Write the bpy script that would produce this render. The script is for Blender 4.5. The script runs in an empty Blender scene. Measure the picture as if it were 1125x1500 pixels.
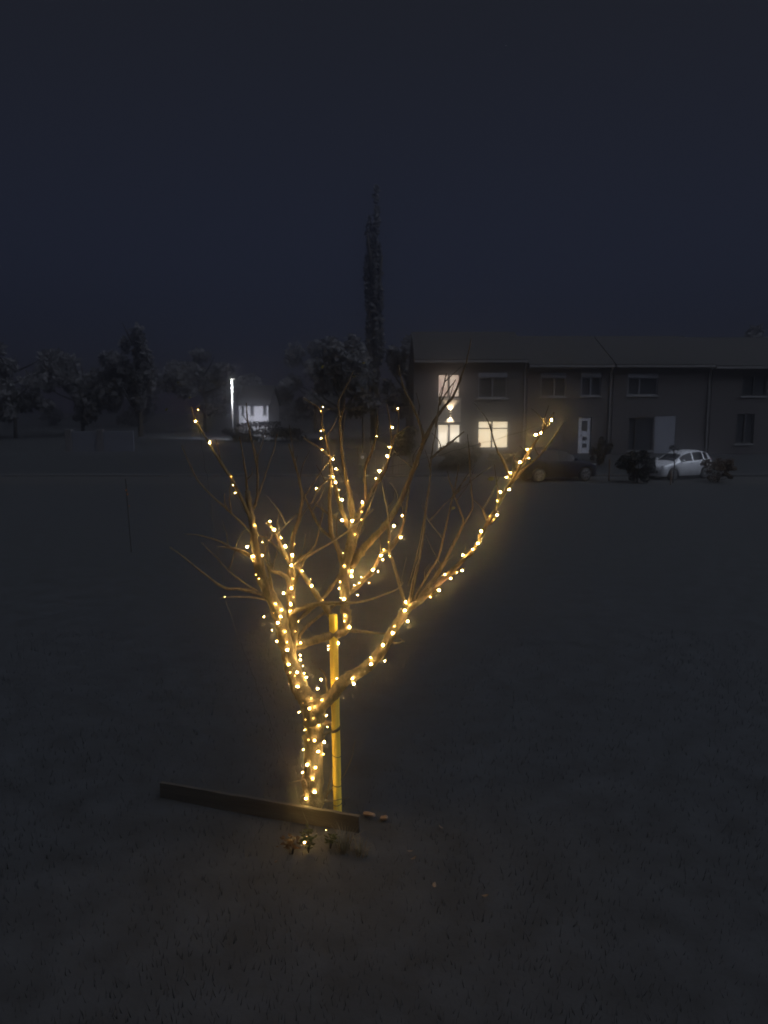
import bpy, bmesh, math, random
from mathutils import Vector, Matrix
rnd = random.Random(11)
sc = bpy.context.scene
COL = sc.collection
R = math.radians
F = 1112.0                      # focal length in photo pixels (1125 x 1500)
CAM = Vector((0, 0, 3.2))
PITCH = math.atan(150 / F)
FW = Vector((0, math.cos(PITCH), -math.sin(PITCH)))
UP = Vector((0, math.sin(PITCH), math.cos(PITCH)))

def at(px, py, Y):
    d = FW + Vector(((px - 562.5) / F, 0, 0)) + UP * ((750 - py) / F)
    return CAM + d * (Y / d.y)
def depth_scale(px, py, Y):      # metres per photo pixel at that place
    d = FW + Vector(((px - 562.5) / F, 0, 0)) + UP * ((750 - py) / F)
    return Y / d.y / F

# ------------------------------------------------------------------ materials
def mat(name, col, rough=0.8, metal=0.0, var=0.25, scale=6.0, bump=0.0, emis=None, spec=0.5, coat=0.0, stretch=None, col2=None):
    m = bpy.data.materials.new(name); m.use_nodes = True
    nt = m.node_tree; b = nt.nodes['Principled BSDF']
    b.inputs['Roughness'].default_value = rough
    b.inputs['Metallic'].default_value = metal
    b.inputs['Specular IOR Level'].default_value = spec
    b.inputs['Coat Weight'].default_value = coat
    tc = nt.nodes.new('ShaderNodeTexCoord')
    mp = nt.nodes.new('ShaderNodeMapping')
    nt.links.new(tc.outputs['Object'], mp.inputs['Vector'])
    if stretch: mp.inputs['Scale'].default_value = stretch
    n = nt.nodes.new('ShaderNodeTexNoise'); n.inputs['Scale'].default_value = scale
    n.inputs['Detail'].default_value = 6; n.inputs['Roughness'].default_value = .65
    nt.links.new(mp.outputs['Vector'], n.inputs['Vector'])
    r = nt.nodes.new('ShaderNodeValToRGB')
    c2 = col2 or tuple(c * (1 + var) for c in col)
    c1 = tuple(c * (1 - var) for c in col)
    r.color_ramp.elements[0].position = .3; r.color_ramp.elements[1].position = .7
    r.color_ramp.elements[0].color = (*c1, 1); r.color_ramp.elements[1].color = (*c2, 1)
    nt.links.new(n.outputs['Fac'], r.inputs['Fac'])
    nt.links.new(r.outputs['Color'], b.inputs['Base Color'])
    if bump:
        bp = nt.nodes.new('ShaderNodeBump'); bp.inputs['Strength'].default_value = bump
        bp.inputs['Distance'].default_value = .02
        nt.links.new(n.outputs['Fac'], bp.inputs['Height']); nt.links.new(bp.outputs['Normal'], b.inputs['Normal'])
    if emis:
        b.inputs['Emission Color'].default_value = (*emis[0], 1)
        b.inputs['Emission Strength'].default_value = emis[1]
    return m

def brick_mat(name, c1, c2, mortar, sc_=4.0):
    m = mat(name, c1, .9)
    nt = m.node_tree; b = nt.nodes['Principled BSDF']
    t = nt.nodes.new('ShaderNodeTexBrick'); t.inputs['Scale'].default_value = sc_
    t.inputs['Color1'].default_value = (*c1, 1); t.inputs['Color2'].default_value = (*c2, 1)
    t.inputs['Mortar'].default_value = (*mortar, 1); t.inputs['Mortar Size'].default_value = .015
    tc = nt.nodes.new('ShaderNodeTexCoord'); mp = nt.nodes.new('ShaderNodeMapping')
    mp.inputs['Rotation'].default_value = (R(90), 0, 0)
    nt.links.new(tc.outputs['Object'], mp.inputs['Vector']); nt.links.new(mp.outputs['Vector'], t.inputs['Vector'])
    mx = nt.nodes.new('ShaderNodeMixRGB'); mx.blend_type = 'MULTIPLY'; mx.inputs['Fac'].default_value = .5
    old = b.inputs['Base Color'].links[0].from_node
    old.color_ramp.elements[0].color = (.6, .6, .6, 1); old.color_ramp.elements[1].color = (1, 1, 1, 1)
    nt.links.new(t.outputs['Color'], mx.inputs[1]); nt.links.new(old.outputs['Color'], mx.inputs[2])
    nt.links.new(mx.outputs['Color'], b.inputs['Base Color'])
    return m

def glow_mat(name, c_lo, c_hi, strength, scale=1.5, stretch=(1, 1, 1)):
    """a lit window: light from the room through a curtain"""
    m = mat(name, (.5, .45, .4), .6)
    nt = m.node_tree; b = nt.nodes['Principled BSDF']
    r = b.inputs['Base Color'].links[0].from_node
    n = r.inputs['Fac'].links[0].from_node; n.inputs['Scale'].default_value = scale; n.inputs['Detail'].default_value = 2
    mp = n.inputs['Vector'].links[0].from_node; mp.inputs['Scale'].default_value = stretch
    r.color_ramp.elements[0].color = (*c_lo, 1); r.color_ramp.elements[1].color = (*c_hi, 1)
    nt.links.remove(b.inputs['Base Color'].links[0])
    nt.links.new(r.outputs['Color'], b.inputs['Emission Color'])
    b.inputs['Emission Strength'].default_value = strength
    return m

M = {}
LENS_GLOW_DENSITY = .013
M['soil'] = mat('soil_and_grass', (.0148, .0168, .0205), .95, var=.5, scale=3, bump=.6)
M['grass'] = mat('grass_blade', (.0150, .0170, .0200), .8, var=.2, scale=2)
M['dry_grass'] = mat('dry_grass', (.11, .085, .04), .7, var=.4, scale=4)
M['asphalt'] = mat('asphalt', (.024, .024, .025), .9, var=.35, scale=30, bump=.3)
M['kerb'] = mat('kerb_stone', (.07, .07, .075), .9, var=.3, scale=9)
M['bark'] = mat('bark', (.088, .064, .033), .75, var=.72, scale=34, bump=1.0, stretch=(1, 1, .45))
M['twig'] = mat('twig_bark', (.055, .038, .020), .7, var=.4, scale=45, bump=.4, stretch=(1, 1, .5))
M['stake'] = mat('peeled_wood', (.74, .55, .06), .65, var=.3, scale=28, bump=.35, stretch=(1, 1, .07))
M['strap'] = mat('rubber_strap', (.012, .012, .012), .6)
M['cable'] = mat('cable', (.012, .016, .010), .45)
M['plank'] = mat('weathered_plank', (.034, .029, .024), .85, var=.4, scale=20, bump=.5, stretch=(.12, 1, 1))
M['offcut'] = mat('split_wood', (.17, .105, .06), .8, var=.3, scale=25, bump=.4, stretch=(.2, 1, 1))
M['leaf'] = mat('autumn_leaf', (.16, .15, .03), .55, var=.4, scale=20)
M['deadleaf'] = mat('fallen_leaf', (.09, .055, .03), .6, var=.4, scale=30)
M['herb'] = mat('low_plant_leaf', (.08, .09, .02), .5, var=.5, scale=20)
M['brick'] = brick_mat('dark_brick', (.112, .101, .107), (.082, .075, .080), (.14, .136, .142))
M['render'] = mat('rendered_panel', (.42, .38, .32), .9, var=.1, scale=3)
M['roof'] = brick_mat('roof_tile', (.021, .020, .022), (.017, .016, .018), (.010, .010, .011), 3)
M['upvc'] = mat('window_frame_paint', (.23, .235, .265), .5, var=.1, scale=4)
M['sill'] = mat('sill_stone', (.26, .26, .27), .8, var=.15, scale=8)
M['glass'] = mat('dark_window_glass', (.05, .054, .064), .12, var=.1, spec=.12)
M['shutter'] = mat('pale_shutter', (.30, .31, .36), .7, var=.12, scale=5, stretch=(.2, .2, 6))
M['whitedoor'] = mat('white_door_paint', (.72, .73, .80), .5, var=.1, scale=3)
M['gutter'] = mat('gutter_zinc', (.20, .195, .20), .5, .3, var=.2)
M['lit_cream'] = glow_mat('lit_room_cream', (1.0, .74, .40), (1.0, .87, .60), 1.05, .6)
M['lit_pale'] = glow_mat('lit_room_pale', (1.0, .80, .52), (1.0, .92, .74), 1.0, .7)
M['lit_pink'] = glow_mat('lit_room_curtain', (.34, .17, .13), (1.0, .82, .60), .95, 1.5, (1.6, 1, .6))
M['lamp_body'] = mat('lamp_metal', (.05, .05, .05), .4, .8)
M['lamp_lens'] = mat('lamp_lens', (.8, .8, .8), .3, emis=((1, .78, .5), 6))
M['street_lens'] = mat('street_lamp_lens', (.8, .8, .8), .3, emis=((1, .97, .88), 4))
M['galv'] = mat('galvanised_pole', (.5, .5, .5), .5, .2, var=.1)
M['carglass'] = mat('car_window_glass', (.014, .015, .018), .12, var=.1, spec=.12)
M['silver'] = mat('silver_car_paint', (.70, .71, .75), .38, .25, var=.03, coat=.6)
M['blackcar'] = mat('black_car_paint', (.016, .016, .018), .25, .0, var=.05, coat=.8)
M['bluecar'] = mat('dark_blue_car_paint', (.010, .014, .028), .35, .0, var=.05, spec=.12)
M['tyre'] = mat('tyre_rubber', (.014, .014, .014), .85)
M['rim'] = mat('alloy_rim', (.22, .22, .23), .35, .5, var=.1)
M['trim'] = mat('black_trim', (.015, .015, .015), .6)
M['headlight'] = mat('headlight_glass', (.35, .36, .38), .1, .1, var=.1)
M['taillight'] = mat('tail_light_glass', (.20, .015, .012), .15, var=.1)
M['plate'] = mat('number_plate', (.45, .45, .42), .5, var=.05)
M['ever'] = mat('evergreen_leaf', (.028, .030, .028), .8, var=.5, scale=3)
M['treeleaf'] = mat('far_tree_twigs', (.18, .178, .19), .9, var=.4, scale=.5)
M['brownleaf'] = mat('beech_leaf', (.10, .060, .030), .6, var=.6, scale=6)
M['trunk'] = mat('dark_trunk', (.03, .026, .022), .9, var=.4, scale=9, bump=.5)
M['palewall'] = mat('pale_garden_wall', (.10, .104, .13), .9, var=.15, scale=2)
M['fence'] = mat('painted_fence', (.065, .075, .10), .85, var=.2, scale=5, stretch=(5, 1, .3))
M['post'] = mat('stained_post', (.16, .085, .04), .8, var=.3, scale=20)
M['whitewall'] = mat('white_render', (.62, .62, .68), .9, var=.06, scale=2)
M['reflector'] = mat('amber_reflector', (.75, .25, .06), .2, var=.1)
M['box'] = mat('grey_box', (.10, .095, .09), .7, var=.2)
M['vase'] = mat('terracotta', (.35, .13, .07), .7)

for k in ('treeleaf', 'ever', 'brownleaf', 'grass'):          # thin leaves pass some light
    nt = M[k].node_tree; b = nt.nodes['Principled BSDF']; tl = nt.nodes.new('ShaderNodeBsdfTranslucent'); mx = nt.nodes.new('ShaderNodeMixShader')
    nt.links.new(b.inputs['Base Color'].links[0].from_socket, tl.inputs['Color']); mx.inputs['Fac'].default_value = .45
    nt.links.new(b.outputs[0], mx.inputs[1]); nt.links.new(tl.outputs[0], mx.inputs[2]); nt.links.new(mx.outputs[0], nt.nodes['Material Output'].inputs['Surface'])

# ------------------------------------------------------------------ mesh helpers
class MB:
    def __init__(s): s.v = []; s.f = []; s.mi = []
    def add(s, vs, fs, mi=0):
        o = len(s.v); s.v += [tuple(v) for v in vs]
        for f in fs: s.f.append([i + o for i in f]); s.mi.append(mi)
    def box(s, x0, x1, y0, y1, z0, z1, mi=0):
        s.add([(x0, y0, z0), (x1, y0, z0), (x1, y1, z0), (x0, y1, z0), (x0, y0, z1), (x1, y0, z1), (x1, y1, z1), (x0, y1, z1)],
              [(3, 2, 1, 0), (4, 5, 6, 7), (0, 1, 5, 4), (1, 2, 6, 5), (2, 3, 7, 6), (3, 0, 4, 7)], mi)
    def tube(s, pts, rad, n=8, mi=0, caps=True, jit=0.0):
        pts = [Vector(p) for p in pts]
        if not isinstance(rad, (list, tuple)): rad = [rad] * len(pts)
        o = len(s.v); prev = None
        for i, p in enumerate(pts):
            t = (pts[min(i + 1, len(pts) - 1)] - pts[max(i - 1, 0)])
            t = t.normalized() if t.length > 1e-9 else Vector((0, 0, 1))
            if prev is None:
                a = t.cross(Vector((0, 1, 0)))
                if a.length < .05: a = t.cross(Vector((1, 0, 0)))
            else:
                a = prev - t * prev.dot(t)
            a.normalize(); prev = a; b = t.cross(a)
            for k in range(n):
                an = 2 * math.pi * k / n
                r_ = rad[i] * (1 + (rnd.uniform(-jit, jit) if jit else 0))
                s.v.append(tuple(p + (a * math.cos(an) + b * math.sin(an)) * r_))
        for i in range(len(pts) - 1):
            for k in range(n):
                s.f.append([o + i * n + k, o + i * n + (k + 1) % n, o + (i + 1) * n + (k + 1) % n, o + (i + 1) * n + k]); s.mi.append(mi)
        if caps:
            s.f.append([o + k for k in range(n)][::-1]); s.mi.append(mi)
            e = o + (len(pts) - 1) * n
            s.f.append([e + k for k in range(n)]); s.mi.append(mi)
    def sphere(s, c, r, seg=10, rings=6, mi=0, sx=1, sy=1, sz=1):
        vs = [(c[0], c[1], c[2] + r * sz)]
        for i in range(1, rings):
            a = math.pi * i / rings
            for k in range(seg):
                b = 2 * math.pi * k / seg
                vs.append((c[0] + r * sx * math.sin(a) * math.cos(b), c[1] + r * sy * math.sin(a) * math.sin(b), c[2] + r * sz * math.cos(a)))
        vs.append((c[0], c[1], c[2] - r * sz)); L = len(vs) - 1
        fs = [(0, 1 + k, 1 + (k + 1) % seg) for k in range(seg)]
        for i in range(rings - 2):
            for k in range(seg):
                fs.append((1 + i * seg + k, 1 + (i + 1) * seg + k, 1 + (i + 1) * seg + (k + 1) % seg, 1 + i * seg + (k + 1) % seg))
        fs += [(L, 1 + (rings - 2) * seg + (k + 1) % seg, 1 + (rings - 2) * seg + k) for k in range(seg)]
        s.add(vs, fs, mi)
    def build(s, name, mats, parent=None, origin=None, smooth=False, bevel=0):
        if not isinstance(mats, (list, tuple)): mats = [mats]
        me = bpy.data.meshes.new(name)
        o0 = Vector(origin) if origin is not None else Vector((0, 0, 0))
        me.from_pydata([tuple(Vector(v) - o0) for v in s.v], [], s.f)
        for m in mats: me.materials.append(m)
        for p, i in zip(me.polygons, s.mi):
            p.material_index = i; p.use_smooth = smooth
        me.update()
        ob = bpy.data.objects.new(name, me); COL.objects.link(ob)
        ob.location = o0
        if parent is not None:
            ob.parent = parent
            ob.location = o0 - parent.location if parent.parent is None else o0 - parent.location - parent.parent.location
        if bevel:
            md = ob.modifiers.new('bevel', 'BEVEL'); md.width = bevel; md.segments = 2; md.limit_method = 'ANGLE'
        return ob

def tag(o, label=None, cat=None, group=None, kind=None):
    if label: o['label'] = label
    if cat: o['category'] = cat
    if group: o['group'] = group
    if kind: o['kind'] = kind
    return o
def thing(name, loc, label, cat, group=None):
    o = bpy.data.objects.new(name, None); COL.objects.link(o); o.location = loc
    o.empty_display_size = .1
    return tag(o, label, cat, group)

# ------------------------------------------------------------------ terrain
def gz(x, y):
    t = min(1, max(0, (y - 36.6) / 4.6)); t = t * t * (3 - 2 * t)
    return .75 * t
mb = MB()
ys = [-6, -3, 0, 2, 3, 4, 5, 6, 7, 8, 10, 12, 15, 18, 22, 26, 30, 33, 36, 36.6] + [36.6 + .46 * k for k in range(1, 11)] + [44, 50, 60, 80, 120, 200, 420]
xs = [-260, -160, -100, -70, -50, -40, -30, -24, -18, -14, -11, -8, -6, -5, -4, -3, -2, -1, 0, 1, 2, 3, 4, 5, 6, 8, 11, 14, 18, 24, 30, 40, 50, 70, 100, 160, 260]
vs = []
for y in ys:
    for x in xs:
        b = .018 * math.sin(x * 2.3 + y * 1.7) * math.cos(y * 1.3 - x) if 2 < y < 30 else 0
        vs.append((x, y, gz(x, y) + b - (.02 if 2 < y < 30 else 0)))
n = len(xs)
mb.add(vs, [(j * n + i, j * n + i + 1, (j + 1) * n + i + 1, (j + 1) * n + i) for j in range(len(ys) - 1) for i in range(n - 1)])
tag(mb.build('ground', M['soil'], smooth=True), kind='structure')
mb = MB(); mb.box(-40, 60, 32.6, 36.4, -.2, .004)
tag(mb.build('driveway', M['asphalt']), kind='structure')
mb = MB(); mb.box(-40, 60, 36.4, 36.58, -.2, .12)
tag(mb.build('kerb', M['kerb'], bevel=.02), kind='structure')

# lawn grass around the tree
mb = MB()
for i in range(11000):
    y = 3.3 + rnd.random() ** 1.4 * 7.5; x = rnd.uniform(-1, 1) * (.9 + y * .42)
    h = rnd.uniform(.03, .06); a = rnd.uniform(0, 6.28); w = rnd.uniform(.002, .004); l = rnd.uniform(.1, .8) * h
    ca, sa = math.cos(a), math.sin(a); b = rnd.uniform(0, 6.28)
    mb.add([(x - ca * w, y - sa * w, -.045), (x + ca * w, y + sa * w, -.045), (x + math.cos(b) * l, y + math.sin(b) * l, h - .02)], [(0, 1, 2)])
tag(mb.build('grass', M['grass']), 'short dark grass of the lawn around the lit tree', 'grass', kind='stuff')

# ------------------------------------------------------------------ the young tree
TY = 5.72
def spl(pts, per=7):
    """Catmull-Rom through (px,py,Y,w) tuples"""
    P = [pts[0]] + list(pts) + [pts[-1]]; out = []
    for i in range(1, len(P) - 2):
        for k in range(per):
            t = k / per
            out.append(tuple(.5 * ((2 * b) + (c - a) * t + (2 * a - 5 * b + 4 * c - d) * t * t + (3 * b - a - 3 * c + d) * t ** 3)
                             for a, b, c, d in zip(P[i - 1], P[i], P[i + 1], P[i + 2])))
    out.append(tuple(pts[-1])); return out
SAMPLES = []                      # (px, py, Y, width, family)
def limb(mbx, fam, pts, w0, w1, d0=0., d1=0., curve=1.0, per=7, n=9):
    L = [0]
    for a, b in zip(pts, pts[1:]): L.append(L[-1] + math.hypot(b[0] - a[0], b[1] - a[1]))
    full = []
    for (x, y), l in zip(pts, L):
        t = l / L[-1]
        full.append((x, y, TY + d0 + (d1 - d0) * t, w0 + (w1 - w0) * t ** curve))
    s = spl(full, per)
    P, rad = [], []
    for i, (x, y, Y, w) in enumerate(s):
        wob = .35 if w < 6 else .6
        P.append(at(x + rnd.uniform(-wob, wob), y, Y)); rad.append(max(.0012, w * .5 * depth_scale(x, y, Y)) * rnd.uniform(.90, 1.08) * (1.22 if rnd.random() < .06 else 1))
        SAMPLES.append((x, y, Y, w, fam))
    mbx.tube(P, rad, n if w0 > 5 else 6, jit=.05 if w0 > 5 else 0)
    return full

base = at(456, 1200, TY); base.z = 0
tree = thing('young_tree', base, 'bare young tree wound with warm fairy lights and tied to a yellow stake', 'tree')
tr = MB()
limb(tr, 'L', [(456, 1216), (457, 1180), (459, 1120), (460, 1075), (462, 1045), (456, 1022)], 29, 29, 0, 0, n=14)
limb(tr, 'L', [(461, 1058), (452, 1030), (440, 1008), (426, 971), (417, 936), (410, 904), (400, 880), (389, 858), (381, 840)], 29, 15, 0, -.06, n=14)
tr.build('trunk', M['bark'], tree, smooth=True)
# left leader above the fork
br = MB()
limb(br, 'L', [(396, 872), (381, 842), (374, 800), (371, 774), (367, 750), (362, 719)], 17, 7, -.05, -.12, n=12)
limb(br, 'L', [(362, 721), (360, 694), (355, 662), (351, 640)], 4, 1.3, -.12, -.2)
limb(br, 'L', [(372, 770), (352, 727), (340, 703), (326, 682), (307, 650), (287, 617), (280, 596)], 6, 1.6, -.1, -.35)
limb(br, 'L', [(378, 822), (362, 812), (340, 803), (322, 793), (291, 784), (270, 782)], 7, 1, -.05, -.3, .6)
limb(br, 'L', [(372, 815), (352, 806), (334, 802), (318, 800)], 5, 1.4, -.08, -.2)
limb(br, 'L', [(394, 876), (383, 870), (352, 863), (329, 861), (301, 842), (270, 817), (248, 801)], 8, 1.2, -.05, -.4, .5)
limb(br, 'L', [(392, 872), (383, 869), (344, 844), (315, 815), (295, 795)], 3, 1.2, -.05, -.25)
limb(br, 'L', [(400, 880), (378, 876), (340, 874), (322, 876)], 3.4, 1.2, -.05, -.3)
limb(br, 'L', [(372, 745), (389, 695), (401, 658), (406, 635)], 3, 1.3, -.1, .05)
limb(br, 'L', [(373, 742), (377, 723), (376, 682), (367, 639), (362, 611), (361, 590)], 4, 1.6, -.1, -.05)
limb(br, 'L', [(371, 785), (356, 768), (326, 740), (311, 727), (287, 699), (266, 652)], 3.4, 1.1, -.1, -.35)
limb(br, 'L', [(399, 878), (397, 850), (389, 819), (388, 801), (379, 782)], 3.5, 2, -.06, -.12)
limb(br, 'L', [(398, 898), (395, 868), (388, 838), (383, 812)], 4, 1.6, -.06, -.16)
br.build('branch', M['bark'], tree, smooth=True)
# second leader
br = MB()
limb(br, 'N', [(424, 965), (429, 930), (427, 900), (426, 866), (427, 836), (428, 812)], 17, 12, 0, .03, n=12)
limb(br, 'N', [(428, 814), (430, 784), (437, 764), (441, 744), (443, 731), (440, 711), (434, 686), (423, 650)], 8, 2, .03, .1, .8)
limb(br, 'N', [(428, 832), (414, 806), (401, 778), (391, 764)], 7, 3, .02, -.08)
limb(br, 'N', [(424, 824), (410, 806), (391, 789), (382, 786)], 5, 2.4, .02, -.05)
limb(br, 'N', [(425, 868), (421, 848), (411, 840), (397, 836), (392, 826)], 8, 4, .0, -.1)
limb(br, 'N', [(429, 848), (434, 827), (460, 809), (489, 792), (526, 765), (548, 745)], 4.5, 1.6, .02, -.15)
limb(br, 'N', [(428, 836), (436, 820), (459, 803), (467, 778), (471, 758)], 4, 2, .03, .08)
limb(br, 'N', [(428, 866), (436, 845), (446, 820), (456, 806)], 4.5, 2.4, .03, .1)
limb(br, 'N', [(393, 792), (410, 778), (425, 762), (436, 752)], 2.4, 1.3, -.04, .05)
limb(br, 'N', [(444, 732), (460, 706), (478, 680), (490, 664)], 2.4, 1.2, .06, .1)
br.build('branch', M['bark'], tree, smooth=True)
# middle crown
br = MB()
limb(br, 'M', [(434, 946), (460, 938), (482, 931), (503, 925), (509, 912), (506, 893), (505, 860), (505, 832), (513, 806), (516, 780), (517, 762)], 13, 15, .02, .22, n=12)
limb(br, 'M', [(500, 925), (520, 924), (548, 927), (571, 929), (584, 934), (592, 940)], 6, 1.6, .16, .2)
limb(br, 'M', [(517, 768), (516, 745), (513, 722), (508, 706), (502, 669), (499, 633), (498, 614), (496, 589), (507, 567), (518, 543)], 9, 1.3, .22, .3, .8)
limb(br, 'M', [(516, 776), (508, 768), (499, 740), (493, 718), (486, 690), (482, 665), (476, 635), (472, 621), (469, 600), (444, 583)], 8, 1.3, .2, .05, .7)
limb(br, 'M', [(505, 838), (502, 826), (492, 796), (485, 779), (483, 740), (484, 704), (484, 680)], 9, 4, .2, .12)
limb(br, 'M', [(484, 786), (469, 773), (456, 749), (447, 729), (442, 718)], 5, 2, .18, .08)
limb(br, 'M', [(515, 778), (526, 753), (538, 732), (550, 710), (563, 692), (572, 664), (580, 639), (600, 624)], 9, 1.8, .22, .3, .8)
limb(br, 'M', [(573, 664), (573, 640), (570, 610), (566, 592)], 3, 1.2, .28, .3)
limb(br, 'M', [(582, 640), (584, 620), (583, 600)], 2, 1.2, .3, .32)
limb(br, 'M', [(536, 736), (535, 700), (537, 678), (547, 655), (553, 623)], 5, 2, .24, .12)
limb(br, 'M', [(518, 806), (530, 770), (540, 746), (549, 722), (556, 700)], 2.6, 1.2, .2, .1)
limb(br, 'M', [(516, 800), (524, 778), (536, 752), (546, 730)], 2.6, 1.2, .2, .16)
limb(br, 'M', [(478, 640), (488, 625), (496, 606)], 2, 1.2, .1, .2)
limb(br, 'M', [(482, 668), (468, 656), (450, 645), (444, 640)], 3, 1.6, .1, .02)
limb(br, 'M', [(502, 764), (480, 752), (462, 738)], 4, 2.5, .18, .24)
limb(br, 'M', [(483, 700), (470, 712), (456, 738)], 2, 1.2, .12, .05)
br.build('branch', M['bark'], tree, smooth=True)
br = MB()
limb(br, 'M', [(508, 838), (518, 824), (534, 802), (561, 773), (577, 751), (592, 722), (611, 674), (620, 646), (616, 623), (607, 600), (600, 585), (593, 571), (586, 548), (584, 535)], 14, 1.5, .2, .1, .75, n=11)
limb(br, 'M', [(619, 652), (633, 622), (649, 598), (664, 580), (680, 540), (686, 518), (690, 496)], 6, 1.3, .1, 0)
limb(br, 'M', [(606, 690), (612, 682), (614, 676)], 2.4, 1.4, .1, .06)
limb(br, 'M', [(568, 766), (569, 790), (570, 806)], 2, 1.4, .2, .14)
br.build('branch', M['bark'], tree, smooth=True)
br = MB()
limb(br, 'M', [(500, 882), (512, 868), (526, 857), (546, 834), (559, 812), (575, 802), (585, 783), (593, 759), (597, 732), (600, 714)], 7, 2.2, .2, .08)
limb(br, 'M', [(500, 880), (524, 858), (540, 846), (549, 838)], 3, 1.5, .18, .1)
limb(br, 'M', [(592, 764), (590, 744), (587, 736)], 3, 1.6, .1, .05)
limb(br, 'M', [(432, 912), (452, 895), (468, 881), (486, 860), (503, 836)], 5, 7, .02, .2)
limb(br, 'M', [(438, 936), (442, 926), (458, 910), (480, 894), (492, 884)], 5, 5, .02, .12)
limb(br, 'M', [(484, 902), (470, 880), (453, 856), (440, 836), (432, 824)], 9, 6, .1, .0)
limb(br, 'M', [(426, 900), (440, 892), (469, 884), (513, 883), (543, 878), (570, 868), (583, 862), (592, 852)], 9, 1.4, .0, -.12, .7)
limb(br, 'M', [(437, 908), (448, 896), (462, 886)], 3, 2, .0, .0)
br.build('branch', M['bark'], tree, smooth=True)
# right bough
br = MB()
limb(br, 'R', [(462, 1046), (470, 1034), (488, 1017), (503, 998), (525, 985), (541, 973), (560, 952), (574, 927), (594, 895)], 20, 13, -.02, -.12, n=12)
limb(br, 'R', [(590, 903), (606, 882), (618, 872), (645, 834), (660, 805), (676, 773), (679, 762), (670, 738), (660, 708), (655, 690)], 12, 1.3, -.12, -.02, .6, n=10)
limb(br, 'R', [(598, 892), (620, 876), (652, 846), (679, 820), (696, 803), (706, 782), (715, 764), (729, 740), (746, 710), (758, 689), (773, 666), (789, 641), (806, 613), (812, 604)], 9, 2, -.13, -.35, 1, n=10)
limb(br, 'R', [(742, 716), (760, 695), (778, 678), (790, 668), (812, 640), (826, 618)], 5, 1.2, -.25, -.15)
limb(br, 'R', [(748, 700), (737, 675), (728, 659), (721, 636), (718, 620)], 5, 1.2, -.28, -.35)
limb(br, 'R', [(716, 768), (709, 752), (707, 745)], 4, 3, -.22, -.25)
limb(br, 'R', [(718, 768), (724, 760), (730, 750)], 4, 2.5, -.22, -.26)
limb(br, 'R', [(730, 738), (728, 712), (724, 680)], 2, 1.1, -.25, -.2)
limb(br, 'R', [(631, 875), (638, 868), (645, 862)], 4, 2.5, -.16, -.2)
limb(br, 'R', [(652, 848), (668, 838), (680, 832)], 3.4, 2, -.15, -.2)
limb(br, 'R', [(595, 890), (587, 861), (575, 822), (570, 804), (569, 759), (560, 711), (556, 690)], 7, 1.5, -.12, .05, .7)
limb(br, 'R', [(598, 890), (603, 860), (608, 838), (611, 826)], 4, 2, -.12, -.16)
limb(br, 'R', [(600, 888), (605, 866), (610, 842), (618, 800), (624, 742), (630, 701), (632, 669), (638, 632), (642, 610)], 4, 1.3, -.13, -.05)
limb(br, 'R', [(598, 858), (611, 812), (621, 760), (626, 725)], 2, 1.2, -.1, -.02)
limb(br, 'R', [(603, 885), (626, 842), (642, 816), (649, 789), (656, 759), (663, 729), (669, 701), (672, 681)], 4.6, 1.4, -.12, -.22)
limb(br, 'R', [(676, 774), (691, 747), (692, 738), (689, 696), (685, 636)], 3, 1.1, -.06, .05)
limb(br, 'R', [(630, 762), (655, 735), (690, 705), (720, 682)], 2, 1.2, .1, .25)
limb(br, 'R', [(631, 672), (644, 660), (660, 648), (680, 632)], 3.6, 2.4, -.05, .05)
limb(br, 'R', [(638, 626), (642, 600), (648, 572), (654, 547)], 2.6, 1.8, -.04, .05)
limb(br, 'R', [(644, 594), (652, 578), (668, 556)], 2.4, 1.5, .0, .05)
limb(br, 'R', [(568, 936), (580, 942), (592, 938)], 3, 1.6, -.1, -.16)
limb(br, 'R', [(480, 1022), (477, 990), (467, 979)], 3.4, 2.4, -.05, -.08)
br.build('branch', M['bark'], tree, smooth=True)
# extra fine twigs leaving the traced limbs
br = MB()
cand = [s for s in SAMPLES if s[1] < 860 and 1.6 < s[3] < 9]
for i in range(80):
    x, y, Y, w, fam = rnd.choice(cand)
    a = math.atan2(-(1.0 + rnd.random()), rnd.uniform(-1.1, 1.1)); l = rnd.uniform(18, 62)
    p2 = (x + math.cos(a) * l * .5 + rnd.uniform(-4, 4), y + math.sin(a) * l * .5)
    p3 = (x + math.cos(a) * l + rnd.uniform(-8, 8), y + math.sin(a) * l)
    k = len(SAMPLES)
    limb(br, fam, [(x, y), p2, p3], 1.9, .8, Y - TY, Y - TY + rnd.uniform(-.15, .15), per=5)
    del SAMPLES[k:]
tw = br.build('twigs', M['twig'], tree, smooth=True)
tw['kind'] = 'stuff'
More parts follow.
